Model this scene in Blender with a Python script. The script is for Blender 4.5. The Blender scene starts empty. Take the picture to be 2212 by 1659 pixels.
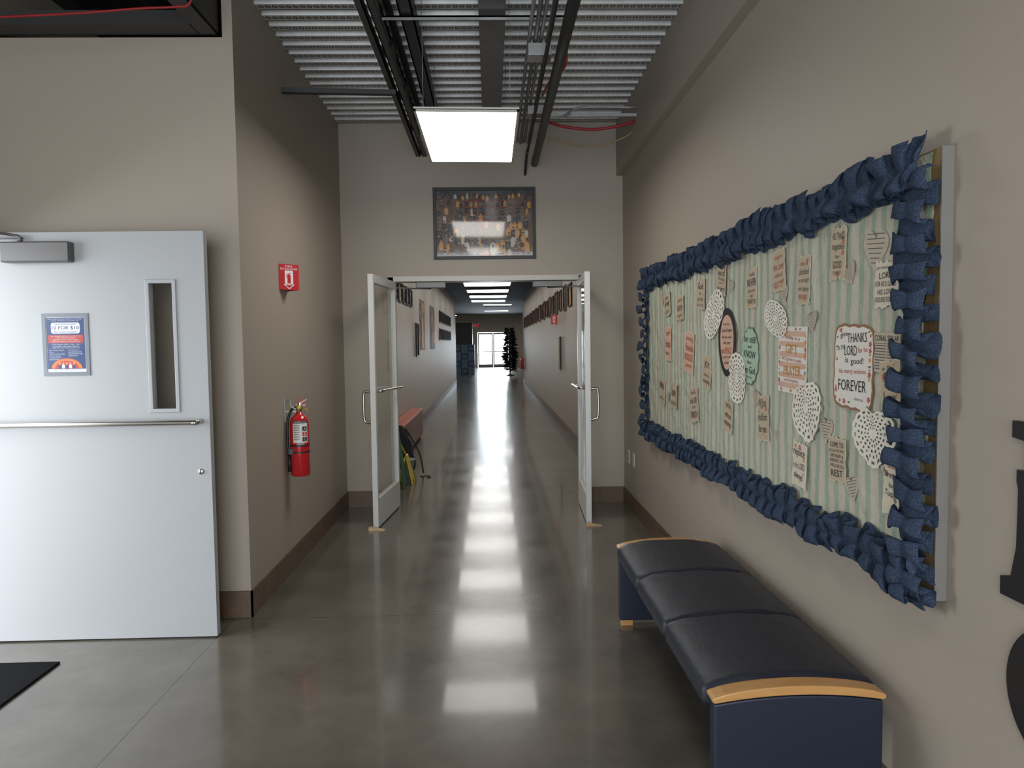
import bpy, math, random
import numpy as np
from mathutils import Vector, Matrix, noise
random.seed(7)
COL=bpy.context.scene.collection
def L(r,g,b):
    f=lambda c:(c/255/12.92) if c/255<=.04045 else ((c/255+.055)/1.055)**2.4
    return (f(r),f(g),f(b))
# ---------------- materials ----------------
MC={}
class NT:
    def __init__(s,name):
        s.m=bpy.data.materials.new(name);s.m.use_nodes=True;s.t=s.m.node_tree;s.n=s.t.nodes;s.b=s.n['Principled BSDF']
    def node(s,ty,**k):
        n=s.n.new(ty)
        for a,v in k.items(): setattr(n,a,v)
        return n
    def link(s,a,b): s.t.links.new(a,b)
    def val(s,sock,v):
        if hasattr(v,'is_linked') or hasattr(v,'links'): s.link(v,sock)
        else: sock.default_value=v
    def math(s,op,a,b=None,c=None,clamp=False):
        n=s.node('ShaderNodeMath',operation=op);n.use_clamp=clamp;s.val(n.inputs[0],a)
        if b is not None:s.val(n.inputs[1],b)
        if c is not None:s.val(n.inputs[2],c)
        return n.outputs[0]
    def mix(s,f,a,b):
        n=s.node('ShaderNodeMix',data_type='RGBA');s.val(n.inputs[0],f)
        for sock,v in ((n.inputs[6],a),(n.inputs[7],b)):
            if isinstance(v,tuple): sock.default_value=(*v[:3],1)
            else: s.link(v,sock)
        return n.outputs[2]
    def pos(s):
        g=s.node('ShaderNodeNewGeometry');x=s.node('ShaderNodeSeparateXYZ');s.link(g.outputs['Position'],x.inputs[0]);return g.outputs['Position'],x.outputs
    def noise(s,scale,detail=3,vec=None,rough=.55):
        n=s.node('ShaderNodeTexNoise');n.inputs['Scale'].default_value=scale;n.inputs['Detail'].default_value=detail;n.inputs['Roughness'].default_value=rough
        if vec is not None:s.link(vec,n.inputs['Vector'])
        return n.outputs[0]
    def bump(s,h,st,dist=.01):
        n=s.node('ShaderNodeBump');n.inputs['Strength'].default_value=st;n.inputs['Distance'].default_value=dist;s.link(h,n.inputs['Height']);s.link(n.outputs[0],s.b.inputs['Normal'])
def mat(name,col,rough=.5,metal=0,var=.08,nscale=12,bump=0,bscale=60,coat=0,emit=None,es=0,spec=.5):
    if name in MC:return MC[name]
    t=NT(name);p,_=t.pos()
    n=t.noise(nscale,3,p)
    c=t.mix(n,tuple(max(0,x*(1-var)) for x in col),tuple(min(1,x*(1+var)) for x in col))
    t.link(c,t.b.inputs['Base Color']);t.b.inputs['Roughness'].default_value=rough;t.b.inputs['Metallic'].default_value=metal
    t.b.inputs['Coat Weight'].default_value=coat;t.b.inputs['Coat Roughness'].default_value=.06
    t.b.inputs['Specular IOR Level'].default_value=spec
    if emit:
        t.b.inputs['Emission Color'].default_value=(*emit,1);t.b.inputs['Emission Strength'].default_value=es
    if bump: t.bump(t.noise(bscale,4,p),bump)
    MC[name]=t.m;return t.m
M_wall=mat('wall_paint',(.366,.316,.262),.55,var=.03,nscale=2,bump=.05,bscale=180)
M_wallR=M_wall
M_white=mat('door_white_paint',L(164,166,168),.45,var=.015,nscale=3)
M_frame=mat('door_frame_paint',L(190,186,178),.4,var=.02)
M_alum=mat('painted_aluminium',L(205,205,202),.35,var=.03)
M_chrome=mat('brushed_steel',L(190,186,180),.25,1,var=.05)
M_closer=mat('closer_metal',L(100,98,97),.4,.3,var=.03)
M_black=mat('matte_black',(.012,.012,.013),.5)
M_blackp=mat('black_paint_letter',(.014,.014,.015),.35)
M_dark=mat('dark_steel',(.04,.04,.041),.5,.2)
M_dark2=mat('dark_plenum',(.022,.021,.020),.9,spec=.1)
M_galv=mat('galvanised_steel',L(165,167,167),.4,.5,var=.2,nscale=25)
M_galvd=mat('galvanised_duct',L(120,122,125),.38,.5,var=.2,nscale=12)
M_red=mat('red_enamel',(.50,.012,.02),.22,var=.03,coat=.5)
M_signred=mat('sign_red',(.52,.02,.03),.4)
M_signw=mat('sign_white',(.8,.8,.78),.4)
M_orange=mat('orange_cable',L(170,62,40),.5)
M_redc=mat('red_cable',L(150,32,34),.5)
M_tan=mat('tan_cable',L(150,125,90),.5)
M_rubber=mat('black_rubber',(.015,.015,.015),.45)
M_navy=mat('navy_laminate',L(26,34,52),.45,var=.06,nscale=6)
M_ivory=mat('ivory_plastic',L(206,200,186),.4)
M_yellow=mat('yellow_plastic',L(205,180,40),.45)
M_green=mat('green_plastic',L(25,95,70),.45)
M_mat=mat('rubber_mat',(.009,.009,.010),.9,bump=.6,bscale=250,spec=.05)
def wood(name,c1,c2,sc=(2,18,18),rough=.35):
    t=NT(name);p,_=t.pos();m=t.node('ShaderNodeMapping');m.inputs['Scale'].default_value=sc;t.link(p,m.inputs[0])
    n=t.noise(3,5,m.outputs[0],.65);t.link(t.mix(n,c1,c2),t.b.inputs['Base Color']);t.b.inputs['Roughness'].default_value=rough;MC[name]=t.m;return t.m
M_wood=wood('maple_wood',L(174,126,72),L(206,158,100),(2,20,20),.3)
M_ply=wood('plywood',L(112,90,56),L(146,122,84),(25,25,2),.7)
M_wedge=wood('pine_wedge',L(180,150,110),L(205,178,140))
# leather
t=NT('black_vinyl');p,_=t.pos()
t.link(t.mix(t.noise(9,3,p),(.0100,.0125,.021),(.015,.019,.031)),t.b.inputs['Base Color']);t.b.inputs['Roughness'].default_value=.47
h=t.math('ADD',t.math('MULTIPLY',t.noise(260,3,p),.25),t.noise(11,3,p));t.bump(h,.35,.012);M_vinyl=t.m
# floor
t=NT('polished_concrete');p,x=t.pos()
n1=t.noise(.9,6,p,.66);n2=t.noise(5,5,p,.65);n3=t.noise(.45,2,p)
cr=t.node('ShaderNodeValToRGB');cr.color_ramp.elements[0].position=.35;cr.color_ramp.elements[0].color=(.058,.051,.041,1);cr.color_ramp.elements[1].position=.66;cr.color_ramp.elements[1].color=(.168,.149,.120,1);t.link(n1,cr.inputs[0])
c=t.mix(t.math('MULTIPLY',n2,.45),cr.outputs[0],(.058,.053,.043))
c=t.mix(t.math('MULTIPLY',n3,.30),c,(.165,.147,.118))
def line(coord,at,w): return t.math('LESS_THAN',t.math('ABSOLUTE',t.math('SUBTRACT',coord,at)),w)
j=t.math('MAXIMUM',line(x[1],4.12,.0025),line(x[1],7.2,.003))
j=t.math('MAXIMUM',j,t.math('MULTIPLY',line(x[0],-1.47,.0022),t.math('LESS_THAN',x[1],4.12)))
for yy in (12.2,17.2,22.2,27.2): j=t.math('MAXIMUM',j,line(x[1],yy,.004))
c=t.mix(t.math('MULTIPLY',j,.85),c,(.02,.018,.015))
t.link(c,t.b.inputs['Base Color'])
r=t.math('ADD',t.math('MULTIPLY',t.noise(2.2,5,p,.6),.20),.13);t.link(r,t.b.inputs['Roughness'])
t.b.inputs['Specular IOR Level'].default_value=.55;t.b.inputs['Coat Weight'].default_value=.42
t.link(t.math('ADD',t.math('MULTIPLY',t.noise(1.8,4,p,.6),.12),.02),t.b.inputs['Coat Roughness'])
t.bump(t.noise(1.6,3,p),.07,.012)
M_floor=t.m
# baseboard tile
t=NT('slate_baseboard_tile');p,x=t.pos()
c=t.mix(t.noise(7,6,p,.7),L(60,46,38),L(124,102,84))
a=t.math('ADD',x[0],x[1]);fr=t.math('FRACT',t.math('DIVIDE',t.math('ADD',a,50),.61))
jn=t.math('LESS_THAN',fr,.008);t.link(t.mix(jn,c,L(120,112,100)),t.b.inputs['Base Color']);t.b.inputs['Roughness'].default_value=.45;M_base=t.m
# steel deck with perforation rings
t=NT('perforated_steel_deck');p,x=t.pos()
fx=t.math('MULTIPLY',t.math('SUBTRACT',t.math('FRACT',t.math('MULTIPLY',t.math('ADD',x[0],10),24)),.5),1/24)
fy=t.math('SUBTRACT',t.math('MULTIPLY',t.math('FRACT',t.math('DIVIDE',x[1],.152)),.152),.035)
d=t.math('SQRT',t.math('ADD',t.math('MULTIPLY',fx,fx),t.math('MULTIPLY',fy,fy)))
ring=t.math('MULTIPLY',t.math('GREATER_THAN',d,.0080),t.math('LESS_THAN',d,.0175))
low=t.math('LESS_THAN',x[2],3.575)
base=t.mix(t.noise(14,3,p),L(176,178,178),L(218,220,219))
base=t.mix(t.math('GREATER_THAN',x[2],3.60),base,L(90,90,89))  # upper flutes darkened in the colour, standing in for their shade
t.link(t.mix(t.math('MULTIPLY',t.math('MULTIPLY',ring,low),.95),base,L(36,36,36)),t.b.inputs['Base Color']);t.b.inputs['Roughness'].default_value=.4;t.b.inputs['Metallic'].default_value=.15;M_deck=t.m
# striped fabric
t=NT('striped_fabric');p,x=t.pos()
w=t.math('ADD',x[1],t.math('MULTIPLY',t.math('SUBTRACT',t.noise(4,3,p),.5),.045))
st=t.math('FRACT',t.math('DIVIDE',w,.074))
tri=t.math('ABSOLUTE',t.math('SUBTRACT',st,.5))
s1=t.math('MULTIPLY_ADD',t.math('SUBTRACT',.21,tri),14,.5,clamp=True)
weave=t.noise(350,2,p)
c=t.mix(t.math('MULTIPLY',s1,.72),L(212,206,188),L(152,180,158));c=t.mix(t.math('MULTIPLY',weave,.28),c,L(146,142,128))
t.link(c,t.b.inputs['Base Color']);t.b.inputs['Roughness'].default_value=.95;t.b.inputs['Specular IOR Level'].default_value=.1
t.bump(t.math('ADD',t.math('MULTIPLY',weave,.12),t.noise(9,3,p)),1,.045);M_fab=t.m
# burlap
t=NT('navy_burlap');p,x=t.pos()
v=t.node('ShaderNodeTexVoronoi');v.inputs['Scale'].default_value=230;t.link(p,v.inputs['Vector'])
c=t.mix(v.outputs['Distance'],L(34,42,56),L(74,88,110));c=t.mix(t.math('MULTIPLY',t.noise(8,3,p),.4),c,L(34,42,58))
t.link(c,t.b.inputs['Base Color']);t.b.inputs['Roughness'].default_value=1;t.b.inputs['Specular IOR Level'].default_value=.05;t.bump(v.outputs['Distance'],.5,.002);M_burl=t.m
# glass (thin)
def glass(name,tint,k=.3):
    m=bpy.data.materials.new(name);m.use_nodes=True;n=m.node_tree.nodes;n.clear();o=n.new('ShaderNodeOutputMaterial');mx=n.new('ShaderNodeMixShader');a=n.new('ShaderNodeBsdfTransparent');g=n.new('ShaderNodeBsdfGlossy');f=n.new('ShaderNodeLayerWeight');f.inputs[0].default_value=.5
    pw_=n.new('ShaderNodeMath');pw_.operation='POWER';pw_.inputs[1].default_value=4;ml=n.new('ShaderNodeMath');ml.operation='MULTIPLY_ADD';ml.inputs[1].default_value=k;ml.inputs[2].default_value=.03
    a.inputs[0].default_value=(*tint,1);g.inputs['Roughness'].default_value=.02
    l=m.node_tree.links;l.new(f.outputs['Facing'],pw_.inputs[0]);l.new(pw_.outputs[0],ml.inputs[0]);l.new(ml.outputs[0],mx.inputs[0]);l.new(a.outputs[0],mx.inputs[1]);l.new(g.outputs[0],mx.inputs[2]);l.new(mx.outputs[0],o.inputs[0]);return m
M_glass=glass('clear_glass',(.98,.99,.98),.25);M_glassd=glass('tinted_glass',(.85,.85,.83),.3)
def emis(name,c,s):
    m=bpy.data.materials.new(name);m.use_nodes=True;b=m.node_tree.nodes['Principled BSDF'];b.inputs['Base Color'].default_value=(.8,.8,.8,1);b.inputs['Emission Color'].default_value=(*c,1);b.inputs['Emission Strength'].default_value=s;return m
M_panel=emis('light_diffuser',(1,.97,.91),10);M_panel2=emis('corridor_light_diffuser',(1,.97,.92),4.2);M_panel3=emis('lobby_light_diffuser',(1,.98,.94),9)
M_exit=emis('exit_sign_red',(1,.05,.06),.5)
def pm(name,r,g,b,rough=.6,coat=0): return mat(name,L(r,g,b),rough,var=.05,coat=coat,nscale=30)
# ---------------- geometry ----------------
class Fr:
    def __init__(s,O,U,V=(0,0,1)):
        s.O=Vector(O);s.U=Vector(U).normalized();s.V=Vector(V).normalized();s.N=s.U.cross(s.V)
    def P(s,u,v,n=0): return s.O+s.U*u+s.V*v+s.N*n
    def rot(s,ang,u=0,v=0,n=0):
        c,q=math.cos(ang),math.sin(ang);return Fr(s.P(u,v,n),s.U*c+s.V*q,s.V*c-s.U*q)
class CylF:
    def __init__(s,c,r,ang): s.c=Vector(c);s.r=r;s.a=ang
    def P(s,u,v,n=0):
        th=s.a+u/s.r;return s.c+Vector((math.cos(th)*(s.r+n),math.sin(th)*(s.r+n),v))
W0=Fr((0,0,0),(1,0,0),(0,1,0)) # u=x v=y n=z
class MB:
    def __init__(s): s.v=[];s.f=[];s.m=[];s.sm=[];s.mats=[]
    def mi(s,m):
        if m not in s.mats:s.mats.append(m)
        return s.mats.index(m)
    def add(s,vs,fs,m,sm=False):
        o=len(s.v);s.v+=[tuple(x) for x in vs];i=s.mi(m)
        for f in fs: s.f.append([o+k for k in f]);s.m.append(i);s.sm.append(sm)
        return s
    def fbox(s,F,u0,u1,v0,v1,n0,n1,m):
        vs=[F.P(u,v,n) for n in (n0,n1) for v in (v0,v1) for u in (u0,u1)]
        return s.add(vs,[(0,2,3,1),(4,5,7,6),(0,1,5,4),(2,6,7,3),(0,4,6,2),(1,3,7,5)],m)
    def box(s,x0,x1,y0,y1,z0,z1,m): return s.fbox(W0,x0,x1,y0,y1,z0,z1,m)
    def poly(s,F,pts,n,m): return s.add([F.P(u,v,n) for u,v in pts],[list(range(len(pts)))],m)
    def ext(s,F,pts,n0,n1,m):
        k=len(pts);vs=[F.P(u,v,n0) for u,v in pts]+[F.P(u,v,n1) for u,v in pts]
        return s.add(vs,[list(range(k))[::-1],list(range(k,2*k))]+[(i,(i+1)%k,k+(i+1)%k,k+i) for i in range(k)],m)
    def quad(s,F,u0,u1,v0,v1,n,m): return s.poly(F,[(u0,v0),(u1,v0),(u1,v1),(u0,v1)],n,m)
    def disc(s,F,cu,cv,ru,rv,n,m,k=20): return s.poly(F,[(cu+ru*math.cos(2*math.pi*i/k),cv+rv*math.sin(2*math.pi*i/k)) for i in range(k)],n,m)
    def tube(s,pts,r,m,seg=10,smooth=True):
        pts=[Vector(p) for p in pts];n=len(pts);rs=r if isinstance(r,(list,tuple)) else [r]*n
        T=[(pts[min(i+1,n-1)]-pts[max(i-1,0)]).normalized() for i in range(n)]
        a=Vector((0,0,1)) if abs(T[0].z)<.9 else Vector((1,0,0));u=T[0].cross(a).normalized();vs=[]
        for i in range(n):
            u=(u-T[i]*u.dot(T[i])).normalized();w=T[i].cross(u)
            vs+=[pts[i]+(u*math.cos(2*math.pi*k/seg)+w*math.sin(2*math.pi*k/seg))*rs[i] for k in range(seg)]
        fs=[(i*seg+k,i*seg+(k+1)%seg,(i+1)*seg+(k+1)%seg,(i+1)*seg+k) for i in range(n-1) for k in range(seg)]
        fs+=[list(range(seg))[::-1],[ (n-1)*seg+k for k in range(seg)]]
        return s.add(vs,fs,m,smooth)
    def lathe(s,c,prof,m,seg=28,smooth=True):
        vs=[(c[0]+r*math.cos(2*math.pi*k/seg),c[1]+r*math.sin(2*math.pi*k/seg),c[2]+z) for r,z in prof for k in range(seg)]
        fs=[(i*seg+k,i*seg+(k+1)%seg,(i+1)*seg+(k+1)%seg,(i+1)*seg+k) for i in range(len(prof)-1) for k in range(seg)]
        return s.add(vs,fs,m,smooth)
    def grid(s,P,nu,nv,m,smooth=True):
        vs=[P(i/nu,j/nv) for j in range(nv+1) for i in range(nu+1)]
        return s.add(vs,[(j*(nu+1)+i,j*(nu+1)+i+1,(j+1)*(nu+1)+i+1,(j+1)*(nu+1)+i) for j in range(nv) for i in range(nu)],m,smooth)
    def text(s,F,txt,u,v,m,w=None,h=None,n=.0012,al='C',ang=0):
        vs,fs,(x0,x1,y0,y1)=tgeo(txt);bw=x1-x0;bh=y1-y0
        if h is None: sx=sy=w/bw
        elif w is None: sx=sy=h/bh
        else: sx=w/bw;sy=h/bh
        cx=(x0+x1)/2 if al=='C' else x0;cy=(y0+y1)/2;c,q=math.cos(ang),math.sin(ang)
        out=[]
        for a,b in vs:
            a=(a-cx)*sx;b=(b-cy)*sy;out.append(F.P(u+a*c-b*q,v+a*q+b*c,n))
        return s.add(out,fs,m)
TG={}
def tgeo(txt):
    if txt in TG:return TG[txt]
    cu=bpy.data.curves.new('t','FONT');cu.body=txt;cu.resolution_u=2;o=bpy.data.objects.new('t',cu);COL.objects.link(o)
    dg=bpy.context.evaluated_depsgraph_get();me=bpy.data.meshes.new_from_object(o.evaluated_get(dg))
    vs=[(v.co.x,v.co.y) for v in me.vertices];fs=[list(p.vertices) for p in me.polygons]
    bpy.data.objects.remove(o);bpy.data.meshes.remove(me);bpy.data.curves.remove(cu)
    if not vs: vs=[(0,0),(1,0),(1,1)];fs=[]
    X=[a for a,_ in vs];Y=[b for _,b in vs];TG[txt]=(vs,fs,(min(X),max(X),min(Y),max(Y)));return TG[txt]
def fin(name,mb,parent=None,bevel=0,label=None,cat=None,group=None,kind=None,origin=None):
    vs=np.array(mb.v,float);lo=vs.min(0);hi=vs.max(0)
    o=Vector(((lo[0]+hi[0])/2,(lo[1]+hi[1])/2,lo[2])) if origin is None else Vector(origin)
    me=bpy.data.meshes.new(name);me.from_pydata([tuple(v) for v in (vs-np.array(o))],[],mb.f)
    for m in mb.mats: me.materials.append(m)
    me.polygons.foreach_set('material_index',mb.m);me.polygons.foreach_set('use_smooth',mb.sm);me.update()
    ob=bpy.data.objects.new(name,me);COL.objects.link(ob)
    if parent: ob.parent=parent;ob.location=o-parent.location
    else: ob.location=o
    if bevel:
        b=ob.modifiers.new('b','BEVEL');b.width=bevel;b.segments=2;b.limit_method='ANGLE'
    meta(ob,label,cat,group,kind);return ob
def meta(ob,label=None,cat=None,group=None,kind=None):
    if label:ob['label']=label
    if cat:ob['category']=cat
    if group:ob['group']=group
    if kind:ob['kind']=kind
def empty(name,loc,label,cat,group=None,kind=None):
    e=bpy.data.objects.new(name,None);e.empty_display_size=.1;e.location=loc;COL.objects.link(e);meta(e,label,cat,group,kind);return e
def S(name,mb,label,bevel=0):
    return fin(name,mb,label=label,cat=name.split('_')[0],kind='structure',bevel=bevel)
def cat_rom(P,n=8):
    P=[Vector(p) for p in P];P=[2*P[0]-P[1]]+P+[2*P[-1]-P[-2]];o=[]
    for i in range(1,len(P)-2):
        for k in range(n):
            t=k/n;a,b,c,d=P[i-1:i+3];o.append(.5*((2*b)+(c-a)*t+(2*a-5*b+4*c-d)*t*t+(3*b-a-3*c+d)*t**3))
    o.append(P[-2]);return o
# key dims
XL,XR,XB,D,YC,ZC,ZB=-1.383,1.254,1.193,6.98,4.158,3.571,3.083
YE=29.0;Y0=-4.0
# ---------------- shell ----------------
S('floor',MB().box(-6,6,Y0,47.2,-.1,0,M_floor),'polished grey-brown concrete floor with saw-cut joints')
S('wall_left',MB().box(XL-.055,XL,YC,D,0,3.7,M_wall),'taupe painted corridor side wall')
S('wall_left_return',MB().box(-2.7,XL-.055,YC,YC+.1,0,3.215,M_wall),'taupe painted wall behind the open white door')
m=MB();m.box(-2.85,-2.7,Y0,2.6,0,3.9,M_wall).box(-2.85,-2.7,2.6,3.85,2.17,3.9,M_wall).box(-2.85,-2.7,3.85,5.7,0,3.9,M_wall)
S('wall_side',m,'taupe lobby wall with an exterior doorway')
S('wall_right',MB().box(XR,XR+.15,Y0,YE,0,3.9,M_wallR),'long taupe painted wall carrying the bulletin board')
S('trim_1',MB().box(XB,XR,-1,D,ZB,3.7,M_wall),'taupe painted bulkhead stepping out of the upper wall')
xa,xb,zd=-.93,.855,2.155
m=MB().box(XL-.2,xa,D,D+.15,0,3.7,M_wall).box(xb,XR,D,D+.15,0,3.7,M_wall).box(xa,xb,D,D+.15,zd,3.7,M_wall)
S('wall_back',m,'taupe end wall with a double door opening')
S('wall_corridor',MB().box(XL-.15,XL,D+.15,YE,0,3.9,M_wall),'long taupe corridor wall beyond the doors')
m=MB().box(-6,XL-.15,YE-.15,YE,0,3.9,M_wall).box(XR+.15,6,YE-.15,YE,0,3.9,M_wall)
S('wall_return',m,'walls returning at the far end of the corridor')
S('wall_far_left',MB().box(-6,-5.9,YE,47,0,3.9,M_wall),'side wall of the far lobby')
S('wall_far_right',MB().box(5.9,6,YE,47,0,3.9,M_wall),'side wall of the far lobby')
m=MB().box(-6,-.86,47,47.15,0,3.9,M_wall).box(1.09,6,47,47.15,0,3.9,M_wall).box(-.86,1.09,47,47.15,2.25,3.9,M_wall)
S('wall_far',m,'far wall around the glass exit doors')
# deck ceiling
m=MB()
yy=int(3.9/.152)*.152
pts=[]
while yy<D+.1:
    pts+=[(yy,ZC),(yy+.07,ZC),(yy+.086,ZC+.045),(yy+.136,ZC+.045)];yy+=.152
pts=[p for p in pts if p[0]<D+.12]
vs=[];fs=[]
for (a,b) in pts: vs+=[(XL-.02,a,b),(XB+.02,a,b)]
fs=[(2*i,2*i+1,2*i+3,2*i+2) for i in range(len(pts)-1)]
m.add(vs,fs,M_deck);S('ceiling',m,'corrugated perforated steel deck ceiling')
S('ceiling_lobby',MB().box(-2.85,XR,Y0,3.95,3.7,3.8,M_dark2),'dark open ceiling over the lobby')
S('ceiling_plenum',MB().box(-2.85,XL-.05,3.95,5.8,3.7,3.8,M_dark2).box(-2.7,XL-.055,5.7,5.8,0,3.7,M_dark2),'dark plenum space above the side wall')
S('ceiling_deck_cover',MB().box(XL-.1,XR,3.9,D+.2,3.72,3.8,M_dark2),'slab above the steel deck')
S('ceiling_corridor',MB().box(XL,XR,D+.15,YE,3.2,3.3,M_dark2),'dark painted corridor ceiling')
S('ceiling_far',MB().box(-6,6,YE,47.2,3.4,3.5,M_dark2),'dark ceiling of the far lobby')
# baseboards
bh=.15
S('baseboard_left',MB().box(XL+.0005,XL+.011,YC-.011,D,0,bh,M_base),'brown slate tile baseboard')
S('baseboard_left_return',MB().box(-2.69,XL+.011,YC-.011,YC,0,bh,M_base),'brown slate tile baseboard')
S('baseboard_right',MB().box(XR-.011,XR,Y0,D,0,bh,M_base),'brown slate tile baseboard')
S('baseboard_back',MB().box(XL+.011,xa-.01,D-.011,D,0,bh,M_base).box(xb+.01,XR-.011,D-.011,D,0,bh,M_base),'brown slate tile baseboard')
S('baseboard_corridor_left',MB().box(XL,XL+.011,D+.15,YE,0,bh,M_base),'brown slate tile baseboard')
S('baseboard_corridor_right',MB().box(XR-.011,XR,D+.15,YE,0,bh,M_base),'brown slate tile baseboard')
# door frame
m=MB();fw=.045
m.box(xa-.03,xa+fw-.02,D-.012,D+.16,0,zd+.01,M_frame).box(xb-fw+.02,xb+.03,D-.012,D+.16,0,zd+.01,M_frame).box(xa-.03,xb+.03,D-.012,D+.16,zd-.035,zd+.015,M_frame)
S('trim_2',m,'light painted steel double door frame',bevel=.003)
# ---------------- hallway glass doors ----------------
def glassdoor(name,hx,hy,ex,ey,side,label):
    F=Fr((hx,hy,0),(ex-hx,ey-hy,0)); w=math.hypot(ex-hx,ey-hy)
    e=empty(name,(hx,hy,0),label,'door',kind='structure')
    t=.0225;z0,z1=.012,2.115;st=.045;m=MB()
    m.fbox(F,0,st,z0,z1,-t,t,M_alum).fbox(F,w-st,w,z0,z1,-t,t,M_alum).fbox(F,st,w-st,z0,.25,-t,t,M_alum).fbox(F,st,w-st,z1-.07,z1,-t,t,M_alum)
    fin('door_leaf',m,e,.002)
    fin('glass_pane',MB().fbox(F,st,w-st,.25,z1-.07,-.003,.003,M_glass),e)
    s=side
    P=lambda u,v,n:F.P(u,v,n*s)
    m=MB();m.tube(cat_rom([P(.05,1.13,.023),P(.05,1.13,.065),P(.12,1.14,.075),P(w-.14,1.15,.075),P(w-.04,1.15,.065),P(w-.04,1.15,.023)],6),.012,M_chrome)
    fin('push_bar',m,e,label='brushed steel push bar')
    m=MB();m.tube(cat_rom([P(w-.035,1.14,-.023),P(w-.035,1.145,-.06),P(w-.035,1.12,-.085),P(w-.035,.92,-.085),P(w-.035,.89,-.06),P(w-.035,.885,-.023)],6),.011,M_chrome)
    fin('pull_handle',m,e,label='brushed steel pull handle')
    for z in (.25,1.05,1.9): fin('hinge',MB().tube([P(-.006,z,-.03),P(-.006,z+.11,-.03)],.009,M_chrome),e)
glassdoor('door_2',-.905,6.965,-.983,6.11,-1,'open glass door with pale metal frame and steel handles')
glassdoor('door_3',.835,6.965,.80,6.11,1,'open glass door with pale metal frame and steel handles')
for i,(x0,x1,s) in enumerate(((-.70,-.42,1),(.40,.68,-1))):
    e=empty('door_closer',((x0+x1)/2,7.02,2.06),'grey metal door closer mounted on the door frame header','door closer','closers on the hallway door frame')
    fin('closer_body',MB().box(x0,x1,7.0,7.05,2.06,2.12,M_closer),e,.006)
    fin('closer_arm',MB().tube([(x0+.14,7.02,2.055),(x0+.14-.16*s,6.9,2.05),(x0+.14-.30*s,6.80,2.05)],.007,M_closer),e)
for x,y,s in ((-.985,6.07,1),(.80,6.07,-1)):
    m=MB().ext(Fr((x,y+.02,0),(1,0,0)),[(-.05,0.0),(.08,0.0),(.08,.004),(-.05,.03)] if s>0 else [(-.03,0),(.10,0),(.10,.004),(-.03,.03)],0,.04,M_wedge)
    fin('door_wedge',m,label='small pine wedge holding the open glass door',cat='door wedge',group='door wedges')
# ---------------- white door ----------------
FD=Fr((0,3.863,0),(1,0,0))
e=empty('door_1',(-2.69,3.885,0),'open white painted door with narrow vision window','door',kind='structure')
x0,x1=-2.69,-1.468;gx0,gx1,gz0,gz1=-1.753,-1.633,1.215,1.865;m=MB()
for (a,b,c,d) in ((x0,gx0,.008,2.128),(gx1,x1,.008,2.128),(gx0,gx1,.008,gz0),(gx0,gx1,gz1,2.128)): m.fbox(FD,a,b,c,d,-.045,0,M_white)
fin('door_leaf',m,e)
m=MB();q=.018
for a,b,c,d in ((gx0-q,gx0+.002,gz0-q,gz1+q),(gx1-.002,gx1+q,gz0-q,gz1+q),(gx0,gx1,gz0-q,gz0+.002),(gx0,gx1,gz1-.002,gz1+q)): m.fbox(FD,a,b,c,d,-.04,.008,M_white)
fin('window_frame',m,e,.003)
fin('glass_pane',MB().fbox(FD,gx0,gx1,gz0,gz1,-.026,-.02,M_glassd),e,label='tinted narrow glass')
m=MB().fbox(FD,-2.46,-2.12,1.972,2.075,.001,.062,M_closer);c=fin('door_closer',m,e,.008,label='grey metal door closer')
m=MB();m.fbox(FD,-2.66,-2.36,2.092,2.098,.02,.045,M_closer).tube([FD.P(-2.37,2.075,.033),FD.P(-2.37,2.10,.033)],.012,M_closer)
m.tube(cat_rom([FD.P(-2.37,2.10,.04),FD.P(-2.42,2.112,.05),FD.P(-2.68,2.12,.30)],5),.007,M_closer);fin('closer_arm',m,e)
m=MB().tube(cat_rom([FD.P(-2.66,1.148,.002),FD.P(-2.655,1.148,.06),FD.P(-2.6,1.148,.068),FD.P(-1.6,1.148,.068),FD.P(-1.535,1.148,.066),FD.P(-1.515,1.148,.045),FD.P(-1.513,1.148,.001)],6),.0135,M_chrome,12)
fin('push_bar',m,e,label='chrome push bar')
m=MB();m.lathe((0,0,0),[(0,.004),(.012,.004),(.0155,.0),(.0155,-.004)],M_chrome,20)
m.v=[tuple(FD.P(-1.522+a,.885+b,.001+c+.003)) for a,b,c in m.v];m.disc(FD,-1.522,.885,.004,.008,.0085,M_black,8);fin('lock_cylinder',m,e)
# poster on door
e=empty('notice_poster',(-2.18,3.862,1.40),'blue and white event notice framed on the white door','poster')
pf=pm('poster_grey_frame',112,118,126,.4);pw=pm('poster_white',206,208,212,.4);pb=pm('poster_blue',30,56,106,.35);pr=pm('poster_red',172,54,42,.35);po=pm('poster_orange',208,108,46,.35)
m=MB();X0,X1,Z0,Z1=-2.30,-2.065,1.395,1.715;b=.019
for a_,b_,c_,d_ in ((X0,X0+b,Z0,Z1),(X1-b,X1,Z0,Z1),(X0+b,X1-b,Z0,Z0+b),(X0+b,X1-b,Z1-b,Z1)): m.fbox(FD,a_,b_,c_,d_,.0005,.005,pf)
fin('poster_frame',m,e)
m=MB();m.fbox(FD,X0+b,X1-b,Z0+b,Z1-b,.0003,.002,pw);cx=(X0+X1)/2
m.quad(FD,X0+b+.003,X1-b-.003,Z0+b+.016,Z1-b-.003,.0024,pb)
T=lambda s,v,w,h,mm,n=.0034:m.text(FD,s,cx,v,mm,w,h,n)
T('2025 SUMMER PARKVILLE CHRISTIAN FALL CLASSIC',1.686,.175,.006,pw);T('GREAT SUBMISSION IN SUMMIT, MO',1.677,.14,.005,pw)
rp_=[]
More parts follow.
